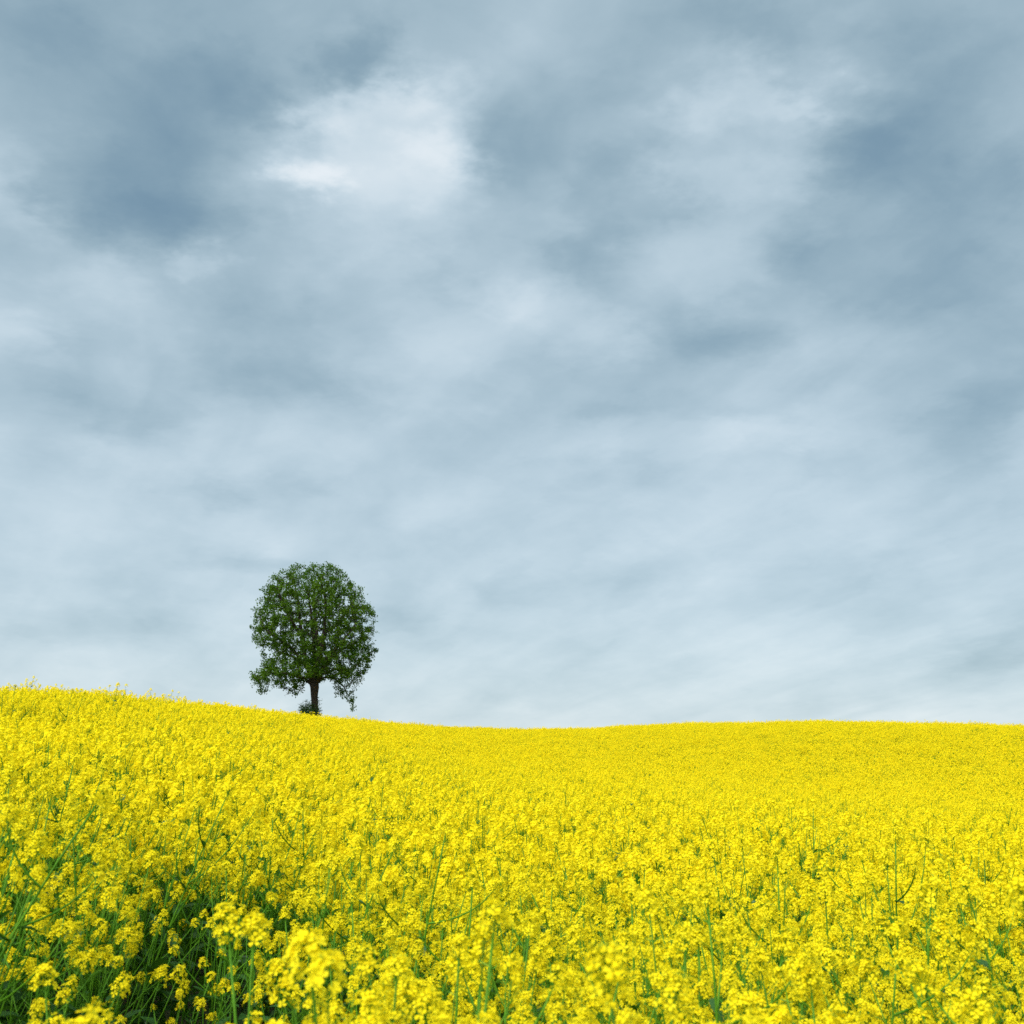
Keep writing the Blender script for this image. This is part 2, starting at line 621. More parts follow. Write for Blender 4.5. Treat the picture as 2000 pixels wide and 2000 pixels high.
def plant_plan(rng):
    H = rng.uniform(1.12, 1.32)
    lean = Vector((rng.uniform(-.10, .10), rng.uniform(-.10, .10), 0))
    bend = Vector((rng.uniform(-.07, .07), rng.uniform(-.07, .07), 0))
    top = lean + Vector((0, 0, H))
    main = bez(Vector((0, 0, -.05)), Vector((0, 0, H * .5)) + bend, top, 9)
    axes = [dict(pts=main, r0=.0056, r1=.0020)]
    heads = [(top, (main[-1] - main[-2]).normalized(), rng.uniform(.85, 1.05))]
    leaves = []
    nb = rng.randint(8, 12)
    a = rng.uniform(0, 6.28)
    for i in range(nb):
        s = .42 + .46 * i / nb + rng.uniform(-.03, .03)
        k = s * 9
        i0 = min(int(k), 8)
        base = main[i0].lerp(main[i0 + 1], k - i0)
        a += 2.399 + rng.uniform(-.4, .4)
        out = Vector((math.cos(a), math.sin(a), 0))
        tz = H * rng.uniform(.76, 1.0) - .02
        tz = max(tz, base.z + .12)
        reach = rng.uniform(.07, .22)
        end = Vector((base.x, base.y, 0)) + out * reach + Vector((0, 0, tz))
        ctrl = base + out * reach * .75 + Vector((0, 0, (tz - base.z) * .35))
        pts = bez(base, ctrl, end, 5)
        axes.append(dict(pts=pts, r0=.0030, r1=.0014))
        heads.append((end, (pts[-1] - pts[-2]).normalized(), rng.uniform(.62, .98)))
        ll = rng.uniform(.05, .10) * (1.25 - .5 * s)
        leaves.append((base, a + rng.uniform(-.3, .3), ll, ll * rng.uniform(.13, .2)))
    for i in range(rng.randint(7, 9)):
        s = rng.uniform(.15, .66)
        base = main[int(s * 9)].lerp(main[int(s * 9) + 1], (s * 9) % 1)
        ll = rng.uniform(.11, .21)
        leaves.append((base, rng.uniform(0, 6.28), ll, 0))
    return dict(H=H, axes=axes, heads=heads, leaves=leaves)


def leafy_plan(rng):
    H = rng.uniform(.62, .85)
    main = bez(Vector((0, 0, -.05)), Vector((rng.uniform(-.1, .1), rng.uniform(-.1, .1), H * .5)), Vector((rng.uniform(-.15, .15), rng.uniform(-.15, .15), H)), 9)
    axes = [dict(pts=main, r0=.006, r1=.003)]
    leaves = []
    for i in range(13):
        s = .25 + .72 * i / 13
        base = main[int(s * 9)].lerp(main[int(s * 9) + 1], (s * 9) % 1)
        ll = rng.uniform(.12, .24)
        leaves.append((base, i * 2.4 + rng.uniform(-.4, .4), ll, 0))
    return dict(H=H, axes=axes, heads=[(main[-1], (main[-1] - main[-2]).normalized(), .45)], leaves=leaves)


NF, NV = 10, 12                  # flowering and all plant forms
plans = [plant_plan(random.Random(40 + i)) for i in range(NF)] + [leafy_plan(random.Random(60 + i)) for i in range(NV - NF)]
NHEAD = 14
hplans = [head_plan(random.Random(70 + i)) for i in range(NHEAD)]
HEAD_LOW = [head_full(p, FLOWERS_LOW, random.Random(5), False) for p in hplans]
LEAVES = [leaf_geo(1.0, .14 + .022 * i, random.Random(300 + i)) for i in range(6)]


def head_matrix(h, rng):
    pos, d, sc = h
    return frame(pos, d, rng.uniform(0, 6.28)) @ Matrix.Scale(sc, 4)


def leaf_matrix(lf, rng):
    base, a, ll, w = lf
    return Matrix.Translation(base) @ Matrix.Rotation(a - PI / 2, 4, 'Z') @ Matrix.Rotation(rng.uniform(-.2, .5), 4, 'X') @ Matrix.Scale(ll, 4)


def stem_mesh(pl, sides):
    mb = MB()
    for ax in pl['axes']:
        n = len(ax['pts'])
        mb.tube(ax['pts'], [ax['r0'] + (ax['r1'] - ax['r0']) * i / (n - 1) for i in range(n)], sides, 0)
    return mb


def plant_low(pl, seed):
    rng = random.Random(seed)
    mb = stem_mesh(pl, 3)
    for lf in pl['leaves']:
        mb.merge(rng.choice(LEAVES), leaf_matrix(lf, rng))
    for h in pl['heads']:
        mb.merge(rng.choice(HEAD_LOW), head_matrix(h, rng))
    return mb


LOW = [plant_low(p, 500 + i) for i, p in enumerate(plans)]


def patch_far(seed):
    """about a square metre of crop as seen from afar"""
    rng = random.Random(seed)
    mb = MB()
    for i in range(22):
        px, py = rng.uniform(-.5, .5), rng.uniform(-.5, .5)
        H = rng.uniform(1.02, 1.36)
        for k in range(rng.randint(4, 7)):
            a, rr = rng.uniform(0, 6.28), rng.uniform(0, .115)
            tx, ty = px + math.cos(a) * rr, py + math.sin(a) * rr
            tz = H * rng.uniform(.74, 1.02)
            w = .005
            mb.add([(px - w, py, H * .35), (px + w, py, H * .35), (tx + w * .5, ty, tz), (tx - w * .5, ty, tz)], [(0, 1, 2, 3)], 0)
            hh = rng.uniform(.03, .075)
            for q in range(11):
                b = rng.uniform(0, 6.28)
                s = rng.random()
                rad = rng.uniform(.010, .030) * (1.15 - .5 * s)
                c = Vector((tx + math.cos(b) * rad, ty + math.sin(b) * rad, tz + hh * s))
                M = frame(c, (math.cos(b) + rng.uniform(-.4, .4), math.sin(b) + rng.uniform(-.4, .4), rng.uniform(.2, 1.3)), rng.uniform(0, 3))
                e = rng.uniform(.008, .0125)
                mb.add([tuple(M @ Vector(t)) for t in ((-e, -e, 0), (e, -e, .003), (e, e, 0), (-e, e, .003))], [(0, 1, 2, 3)], 2)
        for k in range(5):
            lf = leaf_geo(rng.uniform(.08, .18), .03, rng, 2)
            mb.merge(lf, Matrix.Translation((px, py, H * rng.uniform(.25, .7))) @ Matrix.Rotation(rng.uniform(0, 6.28), 4, 'Z'))
    return mb


NP = 6
PATCH = [patch_far(900 + i) for i in range(NP)]


# thin spots in the stand: x, y, radius, strength
def on_canopy(u, v, drop=0.0):
    """point of the crop's top (or a little below it) that a photo pixel looks at"""
    d = pix_dir(u, v)
    for i in range(400):
        r = .9 * 1.012 ** i
        k = r / math.hypot(d.x, d.y)
        if d.z * k < float(canopy(d.x * k, d.y * k)) - drop:
            return d.x * k, d.y * k
    return d.x * 90, d.y * 90


GAPS = []
for (u, v, rad, st) in [(375, 1800, .36, 1.0), (290, 1710, .28, .75), (215, 1895, .30, 1.0), (100, 1960, .26, .85), (60, 1800, .22, .55), (520, 1930, .16, .6),  (1085, 1935, .16, .75), (955, 1945, .15, .6),
                        (770, 1780, .15, .35), (1700, 1900, .14, .35), (660, 1990, .16, .4)]:
    x, y = on_canopy(u, v, .12)
    GAPS.append((x, y, rad, st))


def thin(x, y):
    g = np.zeros_like(x)
    for (gx, gy, rad, st) in GAPS:
        q = math.hypot(gx, gy)
        al = ((x - gx) * gx + (y - gy) * gy) / q
        ac = ((x - gx) * gy - (y - gy) * gx) / q
        g = np.maximum(g, st * np.exp(-((ac / rad) ** 2 + (al / (rad * 2.8)) ** 2)))
    return g


def tilt_field(x, y):
    """neighbouring plants lean the same way"""
    tx = .11 * np.sin(x * 1.1 + y * .6 + .5) + .08 * np.sin(x * .43 - y * .9 + 2.)
    ty = .09 * np.sin(x * .8 - y * 1.0 + 1.7) + .07 * np.sin(x * .35 + y * .47)
    # laid over to the right in the open patch on the left
    k = np.exp(-(((x + 1.1) / .9) ** 2 + ((y - 3.6) / 1.8) ** 2))
    return tx + .12 * k, ty


def scatter(cell, x0, x1, y0, y1, rng):
    gx, gy = np.meshgrid(np.arange(x0, x1, cell), np.arange(y0, y1, cell))
    x = gx.ravel() + rng.uniform(-.5, .5, gx.size) * cell * 1.1
    y = gy.ravel() + rng.uniform(-.5, .5, gx.size) * cell * 1.1
    return x, y


R_LOW = 38.0
x, y = scatter(.178, -20, 20, -1.2, R_LOW, nrng)
r = np.hypot(x, y)
ok = (np.abs(x) < .455 * np.maximum(y, 0) + 1.6) & (r < R_LOW) & (r > 1.45)
x, y, r = x[ok], y[ok], r[ok]
g = thin(x, y)
hit = nrng.random(x.size) < g * .96          # no flowering plant here: bare or leafy
ok = ~hit | (nrng.random(x.size) < .42)
x, y, r, g, hit = x[ok], y[ok], r[ok], g[ok], hit[ok]
n = x.size
pt = dict(x=x, y=y, z=ground(x, y), r=r, rot=nrng.uniform(0, 2 * PI, n), var=np.where(hit, nrng.integers(NF, NV, n), nrng.integers(0, NF, n)),
          scl=np.clip(nrng.normal(1.0, .055, n), .84, 1.13) * (1 - .32 * g))
tall = nrng.random(n) < .11
pt['scl'] *= np.where(tall & (g < .2), nrng.uniform(1.05, 1.15, n), 1.0)
# low-frequency waves in crop height
pt['scl'] *= 1 + .035 * np.sin(x * .7 + .3) * np.cos(y * .45 + 1) + .02 * np.sin(x * 2.1 - y * 1.6)
# near plants stay below the skyline
_el = np.interp(np.arctan2(x, y), _fine, T_E)
cap = (EYE + (_el - .012) * r - pt['z']) / 1.36
pt['scl'] = np.where((r > 3) & (r < 16), np.minimum(pt['scl'], np.maximum(cap, .9)), pt['scl'])
tx, ty = tilt_field(x, y)
pt['tx'] = tx + nrng.normal(0, .10, n)
pt['ty'] = ty + nrng.normal(0, .09, n)
pt['tx'] += g * nrng.normal(0, .22, n)
pt['ty'] += g * nrng.normal(0, .16, n)


def in_view(x, y, z, m=60):
    zz = z - EYE
    dep = y * math.cos(PITCH) + zz * math.sin(PITCH)
    u = 1000 + F * x / dep
    v = 1000 - F * (zz * math.cos(PITCH) - y * math.sin(PITCH)) / dep
    return (dep > .3) & (u > -m) & (u < 2000 + m) & (v < 2000 + m)


vis = in_view(pt['x'] + pt['tx'] * 1.1, pt['y'] + pt['ty'] * 1.1, pt['z'] + 1.22 * pt['scl'], 30)
order = np.argsort(np.where(vis, pt['r'], 1e9))
near = order[:286]
is_near = np.zeros(n, bool)
is_near[near] = True

# heroes: tall plants that stand clear of the stand: photo column and row of the top head, distance, lean, label
HEROES = [
    (1195, 1838, 1.75, (.02, .0), 'tall rapeseed plant with dense yellow heads standing clear of lower plants', 'tall plants rising above the front of the crop'),
    (455, 1755, 2.3, (.03, .02), 'tall rapeseed plant with yellow heads beside the open leafy gap', None),
    (1985, 1690, 2.5, (-.10, .03), 'tall rapeseed plant with dense yellow heads standing clear of lower plants', 'tall plants rising above the front of the crop'),
    (150, 1590, 4.2, (.10, .02), 'tall rapeseed plant with dense yellow heads standing clear of lower plants', 'tall plants rising above the front of the crop'),
    (1810, 1700, 3.6, (-.06, .0), 'tall rapeseed plant with dense yellow heads standing clear of lower plants', 'tall plants rising above the front of the crop'),
    (900, 1800, 2.6, (.05, .0), 'tall rapeseed plant with dense yellow heads standing clear of lower plants', 'tall plants rising above the front of the crop'),
    (1520, 1640, 4.6, (.07, .0), 'tall rapeseed plant with dense yellow heads standing clear of lower plants', 'tall plants rising above the front of the crop'),
    (95, 1870, 2.7, (.02, .0), 'tall rapeseed plant with dense yellow heads standing clear of lower plants', 'tall plants rising above the front of the crop'),
    (720, 1905, 2.1, (-.03, .0), 'tall rapeseed plant with dense yellow heads standing clear of lower plants', 'tall plants rising above the front of the crop'),
    (1745, 1600, 5.0, (-.03, .0), 'tall rapeseed plant with dense yellow heads standing clear of lower plants', 'tall plants rising above the front of the crop'),
    (30, 1335, 16.5, (.03, .0), 'lanky rapeseed plant breaking the skyline near the highest end of the crest', None),
    (141, 1341, 16.0, (.0, .0), 'rapeseed plant poking above the crest line between the highest end and the tree', None),
    (6, 1343, 14.0, (-.02, .0), 'bushy rapeseed plant reaching the skyline where the crest is highest', None),
]

# ---- the crop that nobody could count: one object, plants and far patches set out by geometry nodes
rest = ~is_near
far_x, far_y = scatter(.72, -75, 75, 20, 130, nrng)
fr = np.hypot(far_x, far_y)
fD = np.interp(np.arctan2(far_x, far_y), _fine, T_D)
ok = (np.abs(far_x) < .46 * far_y + 4) & (fr >= R_LOW - .5) & (fr < fD + 14)
far_x, far_y = far_x[ok], far_y[ok]
nf = far_x.size
px_ = np.concatenate([pt['x'][rest], far_x])
py_ = np.concatenate([pt['y'][rest], far_y])
pz_ = np.concatenate([pt['z'][rest], ground(far_x, far_y)])
idx_ = np.concatenate([pt['var'][rest], NV + nrng.integers(0, NP, nf)])
rot_ = np.stack([np.concatenate([-pt['ty'][rest], nrng.normal(0, .03, nf)]),
                 np.concatenate([pt['tx'][rest], nrng.normal(0, .03, nf)]),
                 np.concatenate([pt['rot'][rest], nrng.uniform(0, 2 * PI, nf)])], 1)
scl_ = np.concatenate([pt['scl'][rest], np.clip(nrng.normal(1.0, .05, nf), .88, 1.14)])


def build_crop():
    mb = MB()
    variant = []
    for k, p in enumerate(LOW + PATCH):
        mb.merge(p)
        variant += [k] * len(p.v)
    nb = len(mb.v)
    npnt = px_.size
    vs = mb.v + list(zip(px_.tolist(), py_.tolist(), pz_.tolist()))
    me = bpy.data.meshes.new('rapeseed_crop')
    me.from_pydata(vs, [], mb.f)
    for m in PLANT_MATS:
        me.materials.append(m)
    me.polygons.foreach_set('material_index', mb.m)
    at = me.attributes.new('variant', 'INT', 'POINT')
    at.data.foreach_set('value', np.concatenate([np.array(variant), np.full(npnt, -1)]).astype(np.int32))
    at = me.attributes.new('pick', 'INT', 'POINT')
    at.data.foreach_set('value', np.concatenate([np.full(nb, -1), idx_]).astype(np.int32))
    at = me.attributes.new('turn', 'FLOAT_VECTOR', 'POINT')
    at.data.foreach_set('vector', np.concatenate([np.zeros((nb, 3)), rot_]).astype(np.float32).ravel())
    at = me.attributes.new('size', 'FLOAT', 'POINT')
    at.data.foreach_set('value', np.concatenate([np.ones(nb), scl_]).astype(np.float32))
    o = bpy.data.objects.new('rapeseed_crop', me)
    COL.objects.link(o)
    o['kind'] = 'stuff'
    o['label'] = 'dense yellow rapeseed crop in bloom covering the rolling field'
    o['category'] = 'crop'
    ng = bpy.data.node_groups.new('set out crop', 'GeometryNodeTree')
    ng.interface.new_socket('Geometry', in_out='INPUT', socket_type='NodeSocketGeometry')
    ng.interface.new_socket('Geometry', in_out='OUTPUT', socket_type='NodeSocketGeometry')
    N, L = ng.nodes, ng.links
    gi, go = N.new('NodeGroupInput'), N.new('NodeGroupOutput')

    def attr(name, t):
        a = N.new('GeometryNodeInputNamedAttribute')
        a.data_type = t
        a.inputs['Name'].default_value = name
        return next(s for s in a.outputs if s.enabled and s.name == 'Attribute')

    def equal(sock, k):
        c = N.new('FunctionNodeCompare')
        c.data_type = 'INT'
        c.operation = 'EQUAL'
        ins = [s for s in c.inputs if s.enabled and s.type == 'INT']
        L.new(sock, ins[0])
        ins[1].default_value = k
        return c.outputs[0]

    va, pk, tn, sz = attr('variant', 'INT'), attr('pick', 'INT'), attr('turn', 'FLOAT_VECTOR'), attr('size', 'FLOAT')

    def sep(k):
        s = N.new('GeometryNodeSeparateGeometry')
        s.domain = 'POINT'
        L.new(gi.outputs[0], s.inputs['Geometry'])
        L.new(equal(va, k), s.inputs['Selection'])
        return s.outputs['Selection']

    pts = sep(-1)
    join = N.new('GeometryNodeJoinGeometry')
    e2r = N.new('FunctionNodeEulerToRotation')
    L.new(tn, e2r.inputs[0])
    for k in range(NV + NP):
        ip = N.new('GeometryNodeInstanceOnPoints')
        L.new(pts, ip.inputs['Points'])
        L.new(equal(pk, k), ip.inputs['Selection'])
        L.new(sep(k), ip.inputs['Instance'])
        L.new(e2r.outputs[0], ip.inputs['Rotation'])
        L.new(sz, ip.inputs['Scale'])
        L.new(ip.outputs[0], join.inputs[0])
    L.new(join.outputs[0], go.inputs[0])
    md = o.modifiers.new('set out crop', 'NODES')
    md.node_group = ng
    return o


build_crop()

# ---- the plants one can tell apart
FL_ME = [f.mesh('flower', PLANT_MATS) for f in FLOWERS_FINE]
HB_ME = [head_base(p, True).mesh('flower_head', PLANT_MATS) for p in hplans]
HF_ME = [head_full(p, FLOWERS_FINE, random.Random(9), True).mesh('flower_head', PLANT_MATS) for p in hplans]
LF_ME = [l.mesh('leaf', PLANT_MATS, True) for l in LEAVES]
ST_ME = [stem_mesh(p, 6).mesh('stem', PLANT_MATS, True) for p in plans]


def make_plant(var, seed, split, label, group, M):
    rng = random.Random(seed)
    e = bpy.data.objects.new('rapeseed_plant', None)
    COL.objects.link(e)
    e.empty_display_size = .1
    e.matrix_world = M
    e['label'] = label
    e['category'] = 'plant'
    if group:
        e['group'] = group
    pl = plans[var]
    obj('stem', ST_ME[var], e)
    for lf in pl['leaves']:
        obj('leaf', rng.choice(LF_ME), e, M=leaf_matrix(lf, rng))
    for h in pl['heads']:
        k = rng.randrange(NHEAD)
        hm = head_matrix(h, rng)
        if not split:
            obj('flower_head', HF_ME[k], e, M=hm)
        else:
            hb = obj('flower_head', HB_ME[k], e, M=hm)
            for (p, d, sp, sc) in hplans[k]['fl']:
                obj('flower', rng.choice(FL_ME), hb, M=frame(p, d, sp) @ Matrix.Scale(sc, 4))
    return e


SPLIT = 3.1
G_ = thin(pt['x'], pt['y'])
for j, i in enumerate(near):
    tx, ty, sc = pt['tx'][i], pt['ty'][i], pt['scl'][i]
    M = Matrix.Translation((pt['x'][i], pt['y'][i], pt['z'][i])) @ Matrix.Rotation(-ty, 4, 'X') @ Matrix.Rotation(tx, 4, 'Y') @ Matrix.Rotation(pt['rot'][i], 4, 'Z') @ Matrix.Scale(sc, 4)
    t = math.hypot(tx, ty)
    if pt['var'][i] >= NF:
        lb, gr = 'low leafy rapeseed plant without open heads inside a dark gap', 'leafy plants in the gaps'
    elif G_[i] > .25:
        lb, gr = 'rapeseed plant in yellow bloom on the rim of a dark leafy gap', 'plants on the rims of the gaps'
    elif t > .30:
        lb, gr = 'slanting rapeseed plant with yellow heads leaning over its neighbours', 'slanting plants in the crop'
    elif sc > 1.07:
        lb, gr = 'full height rapeseed plant with yellow heads slightly above the crop around it', 'plants slightly above the crop'
    elif sc < .92:
        lb, gr = 'short rapeseed plant with yellow heads sunk among taller neighbours', 'short plants in the crop'
    else:
        lb, gr = 'upright rapeseed plant of average height with yellow flower heads and branching green stems', 'upright plants in the crop'
    make_plant(int(pt['var'][i]), 2000 + j, pt['r'][i] < SPLIT, lb, gr, M)

for j, (u, v, dist, (lx, ly), lb, gr) in enumerate(HEROES):
    d = pix_dir(u, v)
    k = dist / math.hypot(d.x, d.y)
    top = Vector((d.x * k, d.y * k, EYE + d.z * k))
    var = (j * 3 + 1) % NF
    bx, by = top.x - lx * 1.3, top.y - ly * 1.3
    bz = float(ground(bx, by))
    loc_top = plans[var]['heads'][0][0] + Vector((0, 0, .07))
    q = Matrix.Rotation(-ly, 4, 'X') @ Matrix.Rotation(lx, 4, 'Y') @ Matrix.Rotation(j * 1.7, 4, 'Z')
    sc = (top.z - bz) / (q @ loc_top).z
    off = q @ loc_top * sc
    M = Matrix.Translation((top.x - off.x, top.y - off.y, bz)) @ q @ Matrix.Scale(sc, 4)
    print('hero', j, round(sc, 2))
    make_plant(var, 4000 + j, dist < SPLIT, lb, gr, M)


# ------------------------------------------------------------------ the lime tree
TD = 86.0                                            # distance of the tree
TPX = F / TD / math.cos(PITCH)                       # photo pixels per metre there (row of the tree)
_d = pix_dir(614, 1397)
_k = TD / math.hypot(_d.x, _d.y)
TX, TY = _d.x * _k, _d.y * _k
TZ = float(ground(TX, TY))
print('tree', TX, TY, TZ, 'line', EYE + _d.z * _k)


def tz_pt(zx, zy, depth=0.0):
    """from the crown sketch (zoomed photo units) to a point in the tree's plane"""
    u, v = 460 + zx / 5.683, 1080 + zy / 5.683
    d = pix_dir(u, v)
    k = TY / d.y
    return Vector((d.x * k, TY + depth, EYE + d.z * k))


OUTLINE = [(930, 105), (1040, 130), (1110, 150), (1190, 190), (1250, 250), (1310, 300), (1330, 370), (1390, 365), (1430, 420), (1430, 480), (1490, 540), (1545, 620),
           (1560, 700), (1560, 810), (1530, 900), (1515, 960), (1545, 1060), (1540, 1170), (1500, 1250), (1440, 1350), (1415, 1455), (1340, 1500), (1335, 1640), (1330, 1720), (1290, 1745),
           (1245, 1690), (1220, 1630), (1130, 1600), (1110, 1510), (1070, 1460), (1020, 1400), (960, 1395), (880, 1400), (790, 1420), (785, 1530), (700, 1560), (610, 1590), (560, 1610), (515, 1560), (530, 1500), (470, 1490), (380, 1520),
           (325, 1560), (290, 1575), (240, 1530), (170, 1450), (165, 1385), (230, 1300), (300, 1240), (300, 1150), (290, 1060), (220, 1030), (150, 940), (245, 930), (190, 850), (195, 760), (215, 640),
           (270, 540), (285, 440), (365, 360), (380, 290), (470, 250), (520, 200), (610, 150), (690, 125), (760, 145), (790, 175), (830, 140)]
HOLES = [(695, 1105, 60), (380, 1090, 55), (780, 640, 45), (840, 770, 40), (620, 900, 45), (1120, 1090, 45), (1265, 1235, 35), (1040, 820, 40), (480, 640, 35), (1180, 500, 40), (1250, 930, 30), (560, 1290, 30), (1460, 760, 40)]


def spans(zy):
    xs = []
    m = len(OUTLINE)
    for i in range(m):
        (x0, y0), (x1, y1) = OUTLINE[i], OUTLINE[(i + 1) % m]
        if (y0 <= zy < y1) or (y1 <= zy < y0):
            xs.append(x0 + (x1 - x0) * (zy - y0) / (y1 - y0))
    xs.sort()
    return [(xs[i], xs[i + 1]) for i in range(0, len(xs) - 1, 2)]


PXM = 5.683 * F / TY / math.cos(PITCH)              # sketch units per metre, close enough for depth


def crown_points(count, rng, inner=.36):
    pts = []
    while len(pts) < count:
        zy = rng.uniform(105, 1745)
        for (a, b) in spans(zy):
            w = (b - a) / 2
            if rng.random() > (w / 680) ** 2 * 1.0 + .05:
                continue
            rho = rng.random() ** inner
            th = rng.uniform(0, 2 * PI)
            zx = (a + b) / 2 + w * rho * math.cos(th)
            dep = w * rho * math.sin(th) * .95
            if any((zx - hx) ** 2 + (zy - hy) ** 2 < (hr * 1.3) ** 2 for hx, hy, hr in HOLES) and rng.random() < .9:
                continue
            p = tz_pt(zx, zy, dep / PXM)
            pts.append(p)
    return pts


def build_tree():
    rng = random.Random(21)
    att = np.array([tuple(p) for p in crown_points(5200, rng)])
    nodes, par = [], []

    def chain(pts, start, step=.25):
        cur = start
        prev = Vector(pts[0]) if start is None else Vector(nodes[start])
        if start is None:
            nodes.append(tuple(prev)); par.append(-1); cur = 0
        for p in pts[1:] if start is None else pts:
            p = Vector(p)
            k = max(1, int((p - prev).length / step))
            for i in range(1, k + 1):
                q = prev.lerp(p, i / k)
                q += Vector((rng.uniform(-.03, .03), rng.uniform(-.03, .03), 0)) if i < k else Vector()
                nodes.append(tuple(q)); par.append(cur); cur = len(nodes) - 1
            prev = p
        return cur

    foot = Vector((tz_pt(880, 1800).x, TY, TZ - .15))
    trunk_top = chain([foot, tz_pt(880, 1650), tz_pt(876, 1540), tz_pt(872, 1450)], None)
    fork = trunk_top - 1
    l1 = chain([tz_pt(820, 1340, .1), tz_pt(762, 1130, .2), tz_pt(742, 940, .1)], fork)
    chain([tz_pt(700, 740, .3), tz_pt(690, 560, .3), tz_pt(660, 380, .2)], l1)
    chain([tz_pt(650, 780, -.6), tz_pt(560, 600, -1.0), tz_pt(500, 420, -1.1)], l1)
    r1 = chain([tz_pt(905, 1300, -.1), tz_pt(960, 1090, -.3), tz_pt(985, 900, -.2)], fork)
    chain([tz_pt(1010, 690, -.2), tz_pt(1000, 500, -.4), tz_pt(960, 330, -.3)], r1)
    chain([tz_pt(1080, 820, .4), tz_pt(1210, 650, .7), tz_pt(1300, 520, .8)], r1)
    c1 = chain([tz_pt(880, 1280, .35), tz_pt(900, 1050, .9), tz_pt(865, 800, 1.2), tz_pt(840, 560, 1.3), tz_pt(850, 380, 1.2)], fork)
    chain([tz_pt(890, 1280, -.5), tz_pt(905, 1060, -1.3), tz_pt(900, 850, -1.8), tz_pt(880, 640, -2.0)], fork)
    chain([tz_pt(770, 1390, -.2), tz_pt(600, 1350, -.6), tz_pt(420, 1340, -.8), tz_pt(300, 1400, -.8)], fork)
    chain([tz_pt(790, 1360, .3), tz_pt(700, 1420, .5), tz_pt(600, 1500, .5)], fork)
    chain([tz_pt(950, 1380, .2), tz_pt(1080, 1380, .5), tz_pt(1190, 1480, .6), tz_pt(1260, 1620, .6)], fork)
    chain([tz_pt(940, 1360, -.3), tz_pt(1120, 1300, -.9), tz_pt(1300, 1300, -1.2)], fork)
    k = chain([tz_pt(800, 1250, -.6), tz_pt(640, 1060, -1.3), tz_pt(450, 930, -1.5), tz_pt(330, 830, -1.4)], fork)
    chain([tz_pt(780, 1250, .7), tz_pt(600, 1130, 1.4), tz_pt(430, 1080, 1.7)], fork)
    chain([tz_pt(1000, 1180, .9), tz_pt(1160, 1040, 1.6), tz_pt(1330, 960, 1.8)], fork)
    chain([tz_pt(1010, 1200, -.9), tz_pt(1170, 1060, -1.5), tz_pt(1340, 860, -1.5)], fork)
    n_seed = len(nodes)
    # grow towards the crown points
    NPOS = np.array(nodes)
    alive = np.ones(len(att), bool)
    dist = np.full(len(att), 1e9)
    near_i = np.zeros(len(att), int)
    start = trunk_top

    def update(i0):
        for c in range(i0, len(nodes), 400):
            blk = np.array(nodes[c:c + 400])
            dd = np.linalg.norm(att[:, None, :] - blk[None], axis=2)
            j = dd.argmin(1)
            m = dd[np.arange(len(att)), j]
            upd = m < dist
            dist[upd] = m[upd]
            near_i[upd] = c + j[upd]
    # do not sprout from the bare trunk
    STEP, KILL = .17, .24
    blk = np.array(nodes[trunk_top + 3:])
    dd = np.linalg.norm(att[:, None, :] - blk[None], axis=2)
    near_i = dd.argmin(1) + trunk_top + 3
    dist = dd.min(1)
    alive &= dist > KILL
    tries = {}
    for it in range(120):
        if not alive.any() or len(nodes) > 16000:
            break
        acc = {}
        for a in np.nonzero(alive)[0]:
            if dist[a] < 3.2:
                acc.setdefault(int(near_i[a]), []).append(a)
        if not acc:
            break
        i0 = len(nodes)
        for ni, lst in acc.items():
            p = np.array(nodes[ni])
            if tries.get(ni, 0) >= 3:
                alive[lst] = False
                continue
            tries[ni] = tries.get(ni, 0) + 1
            v = att[lst] - p
            v = (v / np.linalg.norm(v, axis=1, keepdims=True)).sum(0)
            pp = par[ni]
            if pp >= 0:
                f = p - np.array(nodes[pp])
                v = v / (np.linalg.norm(v) + 1e-9) + .45 * f / (np.linalg.norm(f) + 1e-9)
            v = v / (np.linalg.norm(v) + 1e-9) + np.array([0, 0, .10]) + nrng.normal(0, .10, 3)
            q = p + STEP * v / np.linalg.norm(v)
            nodes.append(tuple(q)); par.append(ni)
        update(i0)
        alive &= dist > KILL
    nn = len(nodes)
    kids = [[] for _ in range(nn)]
    for i, p in enumerate(par):
        if p >= 0:
            kids[p].append(i)
    rad = np.zeros(nn)
    EXPN = 2.25
    for i in range(nn - 1, -1, -1):
        if not kids[i]:
            rad[i] = .0105
        else:
            rad[i] = sum(rad[c] ** EXPN for c in kids[i]) ** (1 / EXPN)
    # trunk width as in the photo
    kf = .25 / rad[trunk_top - 1]
    rad = np.where(rad > .02, .02 + (rad - .02) * (.25 - .02) / (rad[trunk_top - 1] - .02), rad)
    rad = np.where(rad > .02, .02 + (rad - .02) * 1.6, rad)
    for i in range(trunk_top + 1):
        h = nodes[i][2] - TZ
        rad[i] = .235 + .14 * math.exp(-h / .6) + .10 * max(0, h - (nodes[trunk_top][2] - TZ) + .9)
    print('tree nodes', nn, 'trunk', kf)
    root = bpy.data.objects.new('lime_tree', None)
    COL.objects.link(root)
    root.location = (foot.x, foot.y, TZ)
    root['label'] = 'lone broad-crowned green tree with dark trunk standing behind the crest of the yellow field'
    root['category'] = 'tree'
    off = Vector((foot.x, foot.y, TZ))
    # which big limb each node belongs to
    limb = [-1] * nn
    cnt = 0
    for i in range(nn):
        if i <= trunk_top:
            continue
        p = par[i]
        if p <= trunk_top:
            limb[i] = cnt
            cnt += 1
        else:
            limb[i] = limb[p]
    # chains: follow the thickest child
    builders = [MB() for _ in range(cnt)]
    tr = MB()
    tr.tube([Vector(nodes[i]) - off for i in range(trunk_top + 1)], [rad[i] for i in range(trunk_top + 1)], 14, 0)

